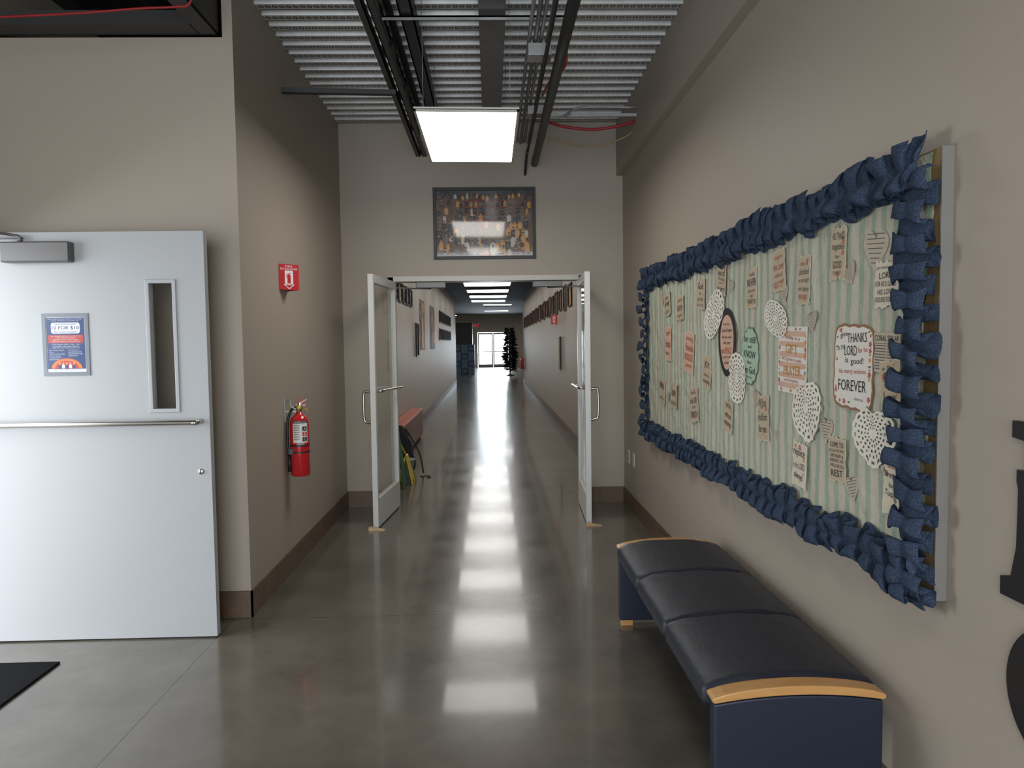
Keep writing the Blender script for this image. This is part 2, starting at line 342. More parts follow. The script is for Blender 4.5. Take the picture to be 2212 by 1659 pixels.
for qx,qy,a0 in ((cx+.060,1.655,0),(cx-.060,1.655,90),(cx-.060,1.625,180),(cx+.060,1.625,270)):
    for k in range(7): a=math.radians(a0+15*k);rp_.append((qx+.013*math.cos(a),qy+.013*math.sin(a)))
m.poly(FD,rp_,.0028,pw)
T('THE HOLGATE FAMILY',1.6595,.115,.007,pb);T('10 FOR $10',1.640,.136,.021,pb);T('FREE THROW CHALLENGE',1.6195,.118,.007,pb)
m.quad(FD,X0+b+.01,X1-b-.01,1.563,1.604,.0028,pr)
T('ALL PROCEEDS WILL GO TO SUPPORT THE',1.598,.15,.005,pw);T('HOLGATE FAMILY',1.5895,.10,.006,pw);T('SILENT AUCTION ITEMS',1.580,.13,.006,pw);T('RAFFLE BASKETS & CONCESSIONS',1.5705,.14,.0055,pw)
T('25TH August 2025 | 10am - 2pm',1.556,.145,.0065,pw);T('Parkville Christian School',1.547,.13,.006,pw);T('9500 NW Union Road Parkville, MO',1.538,.14,.0055,pw)
for k,(a_,b_) in enumerate((('FIRST 10 FREE THROWS','EACH SHOT FOR $1'),('FOR $10','ALL AGES WELCOME'),('WHAT TO WIN: A PRIZE','LOWER THROW LINES'),('HOW TO SIGN UP','TEAM SIGN UP'),('LOCATED IN GYM',''),('REGISTRATION',''))):
    m.text(FD,a_,X0+b+.012,1.526-k*.0095,pw,h=.005,n=.0034,al='L')
    if b_:m.text(FD,b_,cx+.01,1.526-k*.0095,pw,h=.005,n=.0034,al='L')
m.poly(FD,[(cx+.078*math.cos(a),1.432+.052*math.sin(a)) for a in [math.pi*i/20 for i in range(21)]],.0030,po)
m.poly(FD,[(cx+.060*math.cos(a),1.432+.040*math.sin(a)) for a in [math.pi*i/20 for i in range(21)]],.0033,pr)
for k in range(5):
    u=cx-.036+k*.018;m.quad(FD,u-.007,u+.007,1.433,1.450+.002*(k%2),.0036,(pb,pw)[k%2]);m.disc(FD,u,1.458,.005,.006,.0037,pm('poster_skin',205,150,115),8)
m.text(FD,'JOIN US FOR A GREAT DAY OF FUN',cx,1.424,pb,w=.14,h=.006,n=.0032)
fin('poster_sheet',m,e)
# mat
m=MB().box(-2.69,-2.125,2.35,3.585,.0005,.012,M_mat);fin('door_mat',m,bevel=.004,label='black rubber entrance mat on the concrete floor',cat='door mat')
# ---------------- bulletin board ----------------
XF=1.220;FB=Fr((XF,0,0),(0,-1,0)) # u=-Y, v=z
e=empty('bulletin_board',(1.235,3.87,.80),'striped fabric bulletin board with ruffled navy burlap border','bulletin board')
y0,y1,z0,z1=1.98,5.80,.80,2.045
fin('board_panel',MB().box(XF+.002,XR-.001,y0+.006,y1,z0,z1,M_ply),e,label='plywood backing panel')
fin('board_edging',MB().box(XF-.001,XR-.001,y0,y0+.006,z0,z1,pm('edging_grey',118,115,110)),e,label='pale edge strip')
def fab(a,b):
    Y=2.03+a*(y1-2.03-.005);Z=z0+.008+b*(z1-z0-.014)
    w=.003*math.sin(Y*17+Z*3+1.3*math.sin(Y*5))+.0028*math.sin(Y*37+2.2*math.sin(Z*5+Y*2))+.0018*math.sin(Z*13+Y*9)
    if a==0: Y+=.014*math.sin(Z*9)-.010*math.sin(Z*31)
    return (XF-.005+w*.75-.002,Y,Z)
fin('fabric_cover',MB().grid(fab,260,30,M_fab),e,label='cream and sage green striped fabric')
def ruffle(pa,pb_,nf,wd,seed,nm,B=.034,c0=.22):
    rnd=random.Random(seed);pa=Vector(pa);pb_=Vector(pb_);Ln=(pb_-pa).length;d=(pb_-pa)/Ln;nn=d.cross(Vector((-1,0,0)));N=Vector((-1,0,0))
    n=nf*30;K=nf+8;lam=Ln/nf
    tb=lambda lo,hi:[rnd.uniform(lo,hi) for _ in range(K)]
    T=[(tb(.55,1.3),tb(-1.1,1.1),tb(.85,1.2)) for _ in range(2)]
    off=rnd.uniform(.9,1.5);sh=tb(-.012,.012)
    def lerp(a,t):
        t=max(0,min(t,len(a)-1.001));i=int(t);f=t-i;g=lambda k:a[max(0,min(k,len(a)-1))];p0,p1,p2,p3=g(i-1),g(i),g(i+1),g(i+2)
        return .5*((2*p1)+(p2-p0)*f+(2*p0-5*p1+4*p2-p3)*f*f+(3*p1-p0-3*p2+p3)*f**3)
    def P(a,b):
        s=a*nf;w=(b-.5)*2;aw=abs(w);m=.5+.5*math.sin(w*math.pi/2)
        A=lerp(T[0][0],s)*(1-m)+lerp(T[1][0],s)*m
        ph=(lerp(T[0][1],s)-off*.5)*(1-m)+(lerp(T[1][1],s)+off*.5)*m
        W=lerp(T[0][2],s)*(1-m)+lerp(T[1][2],s)*m
        q=2*math.pi*s+ph;ew=c0+(1-c0)*(aw**.85)
        along=a*Ln-lam*.24*ew*math.sin(2*q)
        out=.020*(1-aw*aw)+.006+B*ew*A*(1+math.sin(q))*(1-.22*aw**4)
        lat=w*wd*.5*W*(1-.13*aw*math.sin(q))+lerp(sh,s)
        r=pa+d*along+nn*lat+N*out
        r=r+noise.noise_vector(r*12+Vector((seed*7,0,0)))*.018*(.5+.5*aw)
        if r.x>XF-.009:r.x=XF-.009-.004*abs(math.sin(q))
        return r
    m=MB().grid(P,n,20,M_burl);return fin(nm,m,e,label='gathered navy burlap ruffle')
xx=XF-.004
ruffle((xx,5.74,2.0),(xx,2.03,2.01),38,.145,1,'ruffle_border',.033,.30)
ruffle((xx,5.74,.855),(xx,2.00,.85),38,.13,2,'ruffle_border',.031,.30)
ruffle((xx,5.70,.82),(xx,5.70,2.04),13,.14,3,'ruffle_border',.032,.3)
ruffle((xx,2.06,1.98),(xx,2.045,.79),15,.165,4,'ruffle_border',.030,.50)
# papers
pk=dict(kraft=pm('paper_kraft',182,166,142),cream=pm('paper_cream',206,197,176),white=pm('paper_white',218,214,204),news=pm('newsprint',180,170,152),pink=pm('paper_pink',204,166,144),green=pm('paper_sage',164,188,166),brown=pm('paper_brown',140,104,70),ink=pm('ink_dark',42,40,44),rust=pm('ink_rust',170,90,70),rose=pm('flower_rose',180,96,88),orange=pm('flower_orange',206,140,84),leaf=pm('flower_leaf',92,120,84),black=pm('paper_black',28,29,34),grey=pm('ink_grey',92,84,78),gold=pm('ink_gold',190,138,60),lace=pm('lace_white',222,217,204))
rnd=random.Random(3)
def bf(Y,Z,ang=0,n=.0125): return Fr(FB.P(-Y,Z,n),FB.U,FB.V).rot(ang)
def border_flowers(m,F,w,h,k,n=.0016,cols=('rose','orange','leaf','rose','leaf')):
    for i in range(k):
        t=rnd.random()*2*(w+h)
        if t<w:u,v=t-w/2,-h/2
        elif t<2*w:u,v=t-w-w/2,h/2
        elif t<2*w+h:u,v=-w/2,t-2*w-h/2
        else:u,v=w/2,t-2*w-h-h/2
        u*=.9;v*=.92;r=rnd.uniform(.004,.010);c=rnd.choice(cols)
        if c=='leaf': m.poly(F,[(u-r*1.3,v),(u,v+r*.5),(u+r*1.3,v+r*.3),(u,v-r*.4)],n+rnd.random()*.0004,pk[c])
        else:
            m.poly(F,[(u+r*(1+.25*math.cos(5*a))*math.cos(a),v+r*(1+.25*math.cos(5*a))*math.sin(a)) for a in [2*math.pi*q/20 for q in range(20)]],n+rnd.random()*.0004,pk[c]);m.disc(F,u,v,r*.3,r*.3,n+.0006,pk['gold'],6)
def lines(m,F,rows,w,h,top=.42,bot=-.42):
    tot=sum(r[2] for r in rows);v=top*h;sc=(top-bot)*h/tot
    for s,c,hh,ww in rows:
        H=hh*sc;m.text(F,s,rnd.uniform(-.02,.02)*w,v-H/2,pk[c],w=w*ww,h=H*.68,n=.0026,ang=rnd.uniform(-.05,.05));v-=H
def sheet(m,F,w,h,c,curl=.006):
    m.ext(F,[(-w/2,-h/2),(w/2,-h/2),(w/2,h/2),(-w/2,h/2)],0,.0008,pk[c])
def sign(name,m,lab,cat='paper sign'): return fin(name,m,label=lab,cat=cat)
F=bf(2.435,1.435,-.05);m=MB();w,h=.27,.285
pts=[]
for i in range(64):
    a=2*math.pi*i/64;cu=max(-1,min(1,1.25*math.cos(a)));cv=max(-1,min(1,1.25*math.sin(a)));pts.append((cu*w/2*(1+.02*math.cos(16*a)),cv*h/2*(1+.02*math.cos(16*a))))
m.ext(F,pts,0,.0008,pk['brown']);m.ext(F,[(a*.94,b*.94) for a,b in pts],.0008,.0012,pk['white'])
border_flowers(m,F,w*.92,h*.92,30)
for s,u,v,ww,hh,c,an in (('give',-.065,.105,.05,.022,'ink',.15),('THANKS',.025,.10,.13,.032,'ink',.06),('to THE',-.08,.062,.05,.016,'ink',.1),('LORD',-.015,.055,.085,.034,'ink',.05),('for he',.065,.062,.06,.018,'rust',.12),('is',-.04,.022,.02,.018,'ink',0),('good!',.03,.02,.085,.026,'ink',.08),('his mercy endures',0,-.016,.18,.02,'rust',.06),('FOREVER',0,-.062,.19,.038,'ink',.05),('PSALM 136:1',.05,-.104,.06,.008,'ink',0)):
    m.text(F,s,u,v,pk[c],w=ww,h=hh,n=.0024,ang=an)
sign('paper_sign',m,'white scalloped sign reading give thanks with floral border')
F=bf(2.935,1.448,-.03);m=MB();w,h=.28,.27;sheet(m,F,w,h,'white')
for k in range(6): m.quad(F,-w*.46,w*.46,-h/2+.02+k*.042,-h/2+.041+k*.042,.0011,pk['pink'])
border_flowers(m,F,w,h,34)
lines(m,F,[('today is a','rust',.8,.5),('GIFT','gold',1.5,.42),("let's greet it with",'rust',.8,.68),('PRAYER','gold',1.5,.6),('and thanksgiving','rust',.7,.5)],w,h,.38,-.36)
sign('paper_sign',m,'pink striped floral sign reading gift and prayer')
F=bf(3.42,1.455,-.06);m=MB();w,h=.235,.27
pts=[((w/2)*(1+.03*math.cos(14*a))*math.cos(a),(h/2)*(1+.03*math.cos(14*a))*math.sin(a)) for a in [2*math.pi*i/112 for i in range(112)]]
m.ext(F,pts,0,.0008,pk['leaf']);m.ext(F,[(a*.95,b*.95) for a,b in pts],.0008,.0012,pk['green'])
lines(m,F,[('be still','ink',1.2,.62),('and','ink',.6,.2),('KNOW','ink',1.3,.66),('that','ink',.6,.25),('I am God','ink',1.3,.68),('PSALM 46:10','grey',.5,.3)],w,h,.38,-.40)
sign('paper_sign',m,'sage green scalloped sign reading be still and know')
F=bf(3.75,1.52,.0,.0145);m=MB();w,h=.28,.35
pts=[(w/2*math.cos(a)*(1+.12*math.sin(a)),h/2*math.sin(a)) for a in [2*math.pi*i/48 for i in range(48)]]
m.ext(F,pts,0,.0008,pk['black']);m.ext(F,[(a*.74,b*.80) for a,b in pts],.0008,.0012,pk['pink'])
lines(m,F,[('may the','ink',.7,.36),('God of hope','ink',1.1,.58),('fill you with','ink',.8,.54),('all joy','ink',.8,.42),('and PEACE','rust',1.3,.58),('as you trust','ink',.7,.44),('in him','ink',.7,.28)],w,h,.30,-.33)
sign('paper_sign',m,'oval pale sign with thick black rim and scripture')
F=bf(2.225,1.485,-.03);m=MB();w,h=.15,.125;sheet(m,F,w,h,'news')
m.text(F,'CORAL SOLAR',0,h*.36,pk['ink'],w=w*.92,h=.018,n=.002)
m.quad(F,-w*.45,w*.45,h*.22,h*.235,.0015,pk['grey'])
for c in range(2):
    for k in range(9): m.quad(F,-w*.45+c*w*.47,-w*.03+c*w*.47,h*.16-k*.009,h*.16-k*.009+.003,.0015,pk['grey'])
sign('newspaper_clipping',m,'torn newspaper clipping pinned to striped fabric','newspaper clipping')
def tag(Ya,Yb,Za,Zb,rows=None,col='kraft',ang=None,fl=4,lab=None,ink='grey'):
    Yc,Zc,w,h=(Ya+Yb)/2,(Za+Zb)/2,abs(Ya-Yb),abs(Za-Zb)
    F=bf(Yc,Zc,rnd.uniform(-.16,.16) if ang is None else ang,.0135);m=MB()
    k=12;ed=[];J=.007
    for i in range(k): ed.append((-w/2+w*i/k,-h/2+rnd.uniform(-J,J)))
    for i in range(k): ed.append((w/2+rnd.uniform(-J*.6,J*.6),-h/2+h*i/k))
    for i in range(k): ed.append((w/2-w*i/k,h/2+rnd.uniform(-J,J)))
    for i in range(k): ed.append((-w/2+rnd.uniform(-J*.6,J*.6),h/2-h*i/k))
    m.ext(F,ed,0,.0008,pk['white' if col=='cream' else 'cream']);m.ext(F,[(a*.95,b*.96) for a,b in ed],.0008,.0011,pk[col])
    if rows: lines(m,F,rows,w,h)
    if fl: border_flowers(m,F,w*.7,h*.86,fl,cols=('rose','leaf','rose','orange'))
    return fin('paper_tag',m,label=lab or 'small torn kraft paper tag with printed scripture',cat='paper tag',group='paper tags on the bulletin board')
I='ink'
tag(2.295,2.165,1.625,1.765,[('give thanks to the','ink',.7,.8),('LORD','ink',1.2,.6),('FOR HE IS GOOD','ink',1,.9),('HIS LOVE','ink',1,.7),('ENDURES FOREVER','ink',1,.92)],fl=0,col='cream',ang=-.02,lab='torn cream tag reading for he is good')
tag(2.60,2.475,1.03,1.185,[('COME TO','ink',1.2,.8),('ME, ALL YOU WHO','ink',.8,.85),('ARE WEARY &','ink',.8,.75),('BURDENED, AND','ink',.8,.8),('I WILL GIVE YOU','ink',.8,.8),('REST','ink',1.6,.7)],fl=0,col='kraft',ang=.03,lab='torn kraft tag reading come to me and rest')
tag(2.23,2.14,.99,1.175,[('Good','rust',.9,.6),('Strength','ink',1.1,.85),('for','ink',.7,.3),('Today','ink',1.1,.7),('',I,1,.1)],fl=7,col='cream',ang=-.08,lab='torn cream tag with flowers and script lettering')
tag(2.60,2.49,1.735,1.915,[('ALL THINGS','ink',1,.8),('together','ink',1.3,.85),('for','grey',.6,.3),('GOOD','ink',1.1,.6),('ROMANS 8:28','grey',.6,.5)],fl=6)
tag(2.255,2.145,1.315,1.465,[('the','ink',.6,.2),('greatest','ink',1,.6),('of these is','ink',.8,.6),('Love','ink',1.5,.6)],fl=9,col='kraft')
tag(5.12,4.95,1.70,1.86,[('be','grey',1,.4),('strong','ink',1.4,.7),('and brave','grey',1,.6)])
tag(4.78,4.61,1.665,1.82,[('walk by','grey',1,.6),('FAITH','ink',1.4,.7),('not by sight','grey',.8,.7)])
tag(4.31,4.15,1.71,1.885,[('God','ink',1.4,.6),('is','grey',.7,.2),('within her','grey',1,.7),('she will not fall','grey',.7,.8)])
tag(3.92,3.77,1.77,1.93,[('his','grey',.8,.3),('MERCIES','ink',1.2,.8),('are new','grey',.8,.6),('every','grey',.8,.4),('morning','ink',1.2,.8)])
tag(3.46,3.33,1.68,1.86,[('I will','grey',.8,.5),('NEVER','ink',1.5,.85),('leave you','grey',.9,.7),('nor','grey',.6,.3),('FORSAKE YOU','ink',.9,.8)],fl=2)
tag(3.14,3.01,1.735,1.905,[('trust in','rust',1,.6),('the Lord','rust',1.4,.8),('with all','rust',.9,.6),('your heart','rust',1.2,.8)],fl=8)
tag(2.88,2.77,1.665,1.85,[('she is','rust',.8,.6),('clothed','grey',1.1,.8),('in strength','grey',1,.85),('and dignity','grey',1,.85),('PROVERBS','rust',.8,.7)],fl=3)
tag(5.10,4.93,1.40,1.63,[('give','rust',1,.5),('thanks','rust',1.3,.8),('always','rust',1,.6)],col='pink',fl=6)
tag(4.58,4.37,1.335,1.585,[('grateful','rust',1,.7),('thankful','rust',1.3,.8),('BLESSED','rust',1.3,.85),('always','rust',1,.6)],col='pink',fl=5)
tag(4.18,4.03,1.26,1.44,[('JOY','ink',1.6,.6),('comes in the','grey',.8,.7),('morning','ink',1.1,.8)])
tag(5.28,5.11,1.085,1.27,[('peace','ink',1.2,.7),('be with you','grey',.8,.7)])
tag(4.93,4.78,1.085,1.255,[('love','ink',1.4,.7),('one another','grey',.8,.8)])
tag(4.46,4.28,1.045,1.255,[('the joy','grey',.8,.6),('of the LORD','ink',1.1,.8),('is my','grey',.7,.4),('STRENGTH','ink',1.2,.8)])
tag(3.80,3.66,1.065,1.225,[('pray','grey',1,.5),('without','ink',1,.7),('ceasing','ink',1.2,.7)],fl=7)
tag(3.31,3.18,1.08,1.285,[('my grace','grey',1,.7),('is sufficient','grey',.9,.8),('for you','ink',1.2,.7)],fl=7)
tag(2.92,2.79,.95,1.125,[('rejoice','ink',1.4,.8),('in the LORD','grey',.9,.8),('always','ink',1.2,.6)],fl=4,col='cream')
def heartpts(s,k=40): return [(s*.0312*16*math.sin(t)**3,s*.0312*(13*math.cos(t)-5*math.cos(2*t)-2*math.cos(3*t)-math.cos(4*t))) for t in [2*math.pi*i/k for i in range(k)]]
def heart(Y,Z,s,ang,col='news'):
    F=bf(Y,Z,ang,.0115);m=MB();m.ext(F,heartpts(s),0,.0007,pk[col])
    for k in range(7):
        v=.32*s-k*.10*s;hw=.36*s*(1-max(0,k-2)*.16)
        if hw>0.01*s: m.quad(F,-hw,hw,v-.02*s,v,.0012,pk['grey'])
    fin('paper_heart',m,label='heart cut from printed newspaper pinned to fabric',cat='paper heart',group='newspaper hearts on the bulletin board')
for a in ((2.30,1.81,.15,-.1),(2.47,1.75,.09,.5),(2.63,1.205,.11,0),(2.43,1.03,.10,.3),(2.25,1.17,.11,.2),(2.76,1.60,.09,.2),(3.02,1.72,.08,.3),(2.86,1.82,.08,-.2),(3.34,1.27,.09,-.2),(3.08,1.12,.06,.1),(4.05,1.36,.1,.3),(4.35,1.13,.1,.1),(3.70,1.80,.09,-.2),(5.18,1.83,.1,.2),(4.72,1.70,.09,-.2),(5.02,1.15,.08,.3)):
    heart(*a)
def doily(Y,Z,w,h,ang,heart_=False,seed=0):
    F=bf(Y,Z,ang,.018);m=MB();K=72;R=[0,.12,.2,.27,.34,.42,.5,.58,.66,.75,.84,.93,1.0]
    def rr(a):
        if not heart_: return 1.0
        t=a-math.pi/2;x=abs(math.atan2(math.sin(t),math.cos(t)))/math.pi
        return .62+.50*math.sin(min(1,x*2.2)*math.pi*.5)+(.12 if x>.9 else 0)-.12*x
    vs=[];fs=[]
    for j,r in enumerate(R):
        for i in range(K):
            a=2*math.pi*i/K;q=r*rr(a)
            if j==len(R)-1: q*=1+.05*abs(math.sin(a*9))
            vs.append(F.P(q*w/2*math.cos(a),q*h/2*math.sin(a),.003*math.sin(3*a+seed)*r))
    for j in range(len(R)-1):
        for i in range(K):
            hole=(j in (4,6) and i%4 in (0,1)) or (j in (8,) and i%3==0) or (j==10 and i%4 in (1,2)) or (j==2 and i%6<3)
            if not hole: fs.append((j*K+i,j*K+(i+1)%K,(j+1)*K+(i+1)%K,(j+1)*K+i))
    m.add(vs,fs,pk['lace']);fin('paper_doily',m,label='white lace paper doily pinned on the striped fabric',cat='doily',group='lace doilies on the bulletin board')
doily(3.97,1.67,.36,.22,.5);doily(3.59,1.345,.26,.24,-.3,seed=1);doily(3.10,1.62,.26,.14,-.35,seed=2);doily(2.79,1.27,.24,.23,.2,True,3);doily(2.29,1.23,.235,.19,0,True,4)
# ---------------- bench ----------------
e=empty('bench',(.93,3.07,0),'three-seat black vinyl bench with navy ends and maple trim','bench')
bx0,bx1=.672,1.20
arc=lambda u:1-((u-(bx0+bx1)/2)/((bx1-bx0)/2))**2
us=[bx0+(bx1-bx0)*i/16 for i in range(17)]
for (ya,yb) in ((2.20,2.255),(3.885,3.94)):
    F=Fr((0,ya,0),(1,0,0))
    pts=[(bx0,.03),(bx1,.03)]+[(u,.408+.022*arc(u)) for u in us[::-1]]
    fin('end_panel',MB().ext(F,pts,-(yb-ya),0,M_navy),e,.006,label='navy laminate end panel')
    lo=[(u,.413+.022*arc(u)) for u in us];hi=[(u,.433+.031*max(0,arc(u))**.8) for u in us[::-1]]
    pts=[(bx0-.008,.418)]+lo+[(bx1+.006,.418),(bx1+.008,.428)]+hi+[(bx0-.010,.428)]
    fin('wood_trim',MB().ext(F,pts,-(yb-ya)-.004,.006,M_wood),e,.006,label='maple wood cap')
    for u in (bx0+.01,bx1-.07): fin('foot',MB().box(u,u+.06,ya+.01,yb-.01,0,.031,M_wood),e,label='small maple foot')
for xr in (.74,1.08): fin('seat_rail',MB().box(xr,xr+.04,2.25,3.89,.30,.36,M_black),e,label='black steel rail')
L3=(3.885-2.255)/3
for k in range(3):
    a=2.255+k*L3;b=a+L3
    def P(s,t,a=a,b=b,k=k):
        th=2*math.pi*s;y=a+(b-a)*t;dd=min(t,1-t)*L3
        pin=max(0,1-dd/.026)**2*.014
        c,q=math.cos(th),math.sin(th)
        ax=.278-pin*.8;az=.053-pin
        X=math.copysign(abs(c)**.5,c)*ax;Z=math.copysign(abs(q)**.5,q)*az
        tt=X/.278
        crown=.020*(1-tt*tt)
        Z=Z+crown if q>0 else Z*1.0+crown*.25
        if dd<.004: X*=.96;Z*=.8
        wr=.0032*math.sin(y*55+X*30)*math.exp(-dd/.05)+.0026*math.sin(X*90+k)*math.exp(-dd/.02)
        return (.932+X,y,.402+Z+(wr if q>0 else 0))
    fin('seat_cushion',MB().grid(P,56,36,M_vinyl),e,label='black vinyl seat cushion')
# ---------------- fire extinguisher ----------------
def extinguisher(cx,cy,zb,face,full,lab):
    e=empty('fire_extinguisher',(cx,cy,zb),lab,'fire extinguisher')
    c=(cx,cy,zb);R=.063
    fin('cylinder_body',MB().lathe(c,[(0,0.0),(R*.9,0),(R,.008),(R,.35),(R*.96,.37),(R*.8,.392),(R*.5,.408),(.022,.415),(.02,.43),(0,.43)],M_red,36),e,label='glossy red steel cylinder')
    if not full:
        fin('valve',MB().lathe(c,[(.02,.43),(.02,.47),(0,.47)],M_black,10),e)
        fin('wall_bracket',MB().box(cx+.06,XR-.001,cy-.02,cy+.02,zb+.1,zb+.3,M_galv),e);return
    m=MB().lathe(c,[(.019,.425),(.019,.44),(.024,.445),(.024,.47),(.015,.475),(.015,.49),(0,.49)],M_chrome,20);fin('valve',m,e,label='metal valve head')
    ang=face;dr=Vector((math.cos(ang),math.sin(ang),0));sd=Vector((-dr.y,dr.x,0));F=Fr((cx,cy,zb),sd)
    m=MB();m.fbox(F,-.012,.045,.468,.476,-.010,.010,M_red);m.ext(F,[(-.02,.478),(.01,.492),(.05,.515),(.052,.508),(.012,.482),(-.02,.470)],-.010,.010,M_red)
    m.ext(F,[(-.012,.49),(.008,.52),(.02,.525),(.024,.518),(.005,.49)],-.006,.006,M_orange);fin('lever_handle',m,e,label='red squeeze handle')
    m=MB();m.tube([F.P(-.0,.457,.02),F.P(0,.457,.034)],.014,M_yellow,14);m.tube([F.P(.02,.44,.01),F.P(.05,.45,.015),F.P(.055,.425,.02)],.002,M_yellow);fin('pressure_gauge',m,e,label='yellow rimmed gauge')
    fin('hose',MB().tube(cat_rom([F.P(-.02,.455,0),F.P(-.05,.44,.01),F.P(-.074,.36,.012),F.P(-.078,.22,.012),F.P(-.072,.14,.015)],7),.009,M_rubber).tube([F.P(-.072,.14,.015),F.P(-.068,.03,.015)],[.010,.014],M_rubber),e,label='black rubber hose')
    m=MB()
    for z in (.155,.20):
        m.add([(cx+(R+.0015)*math.cos(a),cy+(R+.0015)*math.sin(a),zb+zz) for a in [2*math.pi*i/36 for i in range(36)] for zz in (z,z+.012)],[(2*i,(2*i+2)%72,(2*i+3)%72,2*i+1) for i in range(36)],M_rubber,True)
    m.fbox(F,-.07,-.03,.15,.185,.03,.045,M_rubber);fin('strap',m,e,label='black strap holding the hose')
    CF=CylF((cx,cy,zb),R,ang);m=MB();wl=pm('label_white',214,214,208,.35)
    u0,u1=-.045,.055
    def arcq(ua,ub,va,vb,n,mm):
        k=10;m.add([CF.P(ua+(ub-ua)*i/k,v,n) for i in range(k+1) for v in (va,vb)],[(2*i,2*i+2,2*i+3,2*i+1) for i in range(k)],mm,True)
    arcq(u0,u1,.225,.37,.0006,wl);arcq(u0,u1,.355,.372,.0010,M_black)
    for k in range(9): arcq(u0+.004,u0+.045,.342-k*.012,.346-k*.012,.0010,pk['grey'])
    for k,sy in enumerate(('A','B','C')):
        arcq(.018,.05,.305-k*.035,.333-k*.035,.0010,M_black if k!=1 else M_signred);m.text(CF,sy,.034,.319-k*.035,wl,h=.018,n=.0016)
    m.text(CF,'FIRE EXTINGUISHER',.005,.3635,wl,w=.085,h=.009,n=.0016)
    arcq(-.02,.03,.20,.222,.0008,pm('tag_grey',150,150,150));fin('label_sticker',m,e,label='white instruction label')
    m=MB();m.box(XL+.0,XL+.006,cy-.02,cy+.02,zb+.36,zb+.52,M_galv);m.box(XL+.004,cx,cy-.012,cy-.008,zb+.425,zb+.438,M_galv)
    m.tube(cat_rom([(XL+.006,cy,zb+.50),(cx-.05,cy-.02,zb+.505),(cx-.045,cy-.03,zb+.47),(cx-.01,cy-.028,zb+.445)],5),.004,M_galv);fin('wall_bracket',m,e,label='silver wall bracket')
extinguisher(-1.292,4.96,.665,math.atan2(-4.95,1.28),True,'red fire extinguisher hanging on the taupe side wall')
extinguisher(1.165,28.0,.55,0,False,'small red fire extinguisher on the far corridor wall')
def vsign(x,s,yc,zc,full,lab):
    e=empty('fire_extinguisher_sign',(x,yc,zc-.085),lab,'sign',group='projecting fire extinguisher signs')
    d=.104;hh=.168/2
    for near in (1,-1):
        A=Vector((x,yc-near*.104,zc));B=Vector((x+s*d,yc,zc))
        if (near==1)==(s>0): O,U=A,B-A
        else: O,U=B,A-B
        F=Fr(O,U);w=.147;m=MB();m.fbox(F,.002,w,-hh,hh,-.0015,0,M_signred)
        if full or near==1:
            m.text(F,'FIRE',w/2,.070,M_signw,w=.05,h=.012,n=.0008);m.text(F,'EXTINGUISHER',w/2,.053,M_signw,w=.124,h=.013,n=.0008)
            bx=w/2
            m.quad(F,bx-.030,bx+.030,-.045,.042,.0006,M_signw)
            m.ext(F,[(bx-.012,-.040),(bx+.012,-.040),(bx+.012,.010),(bx+.005,.018),(bx-.005,.018),(bx-.012,.010)],.0008,.0012,M_signred)
            m.quad(F,bx-.004,bx+.014,.021,.026,.001,M_signred);m.ext(F,[(bx-.004,.022),(bx-.018,.016),(bx-.020,-.006),(bx-.017,-.006),(bx-.014,.013),(bx-.004,.018)],.0008,.0012,M_signred)
            m.poly(F,[(bx-.042,-.048),(bx,-.080),(bx+.042,-.048)],.0008,M_signw);m.poly(F,[(bx-.028,-.053),(bx,-.073),(bx+.028,-.053)],.0012,M_signred)
        fin('sign_panel',m,e,label='red panel with white extinguisher pictogram')
vsign(XL+.001,1,5.005,1.988,True,'red projecting fire extinguisher sign on the side wall')
vsign(XR-.001,-1,14.1,1.97,False,'red projecting extinguisher sign on the corridor wall')
# ---------------- framed poster over door ----------------
FP=Fr((0,D,0),(1,0,0))
e=empty('framed_poster',(-.045,D-.01,2.32),'framed glossy team photo poster above the double doors','poster')
X0,X1,Z0,Z1=-.522,.433,2.322,2.985;b=.028;m=MB()
for a_,b_,c_,d_ in ((X0,X0+b,Z0,Z1),(X1-b,X1,Z0,Z1),(X0+b,X1-b,Z0,Z0+b),(X0+b,X1-b,Z1-b,Z1)): m.fbox(FP,a_,b_,c_,d_,.001,.022,M_black)
fin('poster_frame',m,e,.002,label='thin black frame')
def gm(n,r,g,b_): return mat('gloss_'+n,L(r,g,b_),.5,var=.25,nscale=60,coat=1)
def fm(n,r,g,b_): return mat('print_'+n,L(r,g,b_),.6,var=.12,nscale=40)
GC=dict(N=('navy',26,30,52),O=('gold',186,130,58),K=('dark',24,22,26),S=('skin',160,112,84),S2=('skin_deep',96,64,48),W=('white',176,170,160),R=('red',120,40,36),B=('brown',88,62,42),G=('grey',96,88,84))
gN,gO,gK,gS,gS2,gW,gR,gB,gG=[gm(*GC[k]) for k in ('N','O','K','S','S2','W','R','B','G')]
m=MB();m.quad(FP,X0+b,X1-b,Z0+b,Z1-b,.004,gB)
w0,w1,v0,v1=X0+b,X1-b,Z0+b,Z1-b
m.quad(FP,w0,w1,v1-.05,v1,.0042,gK)
for k in range(9): m.quad(FP,w0+.24,w1-.24,v1-.10-k*.03,v1-.085-k*.03,.0044,gG if k%2 else gR)
rp=random.Random(11);nn=.0046
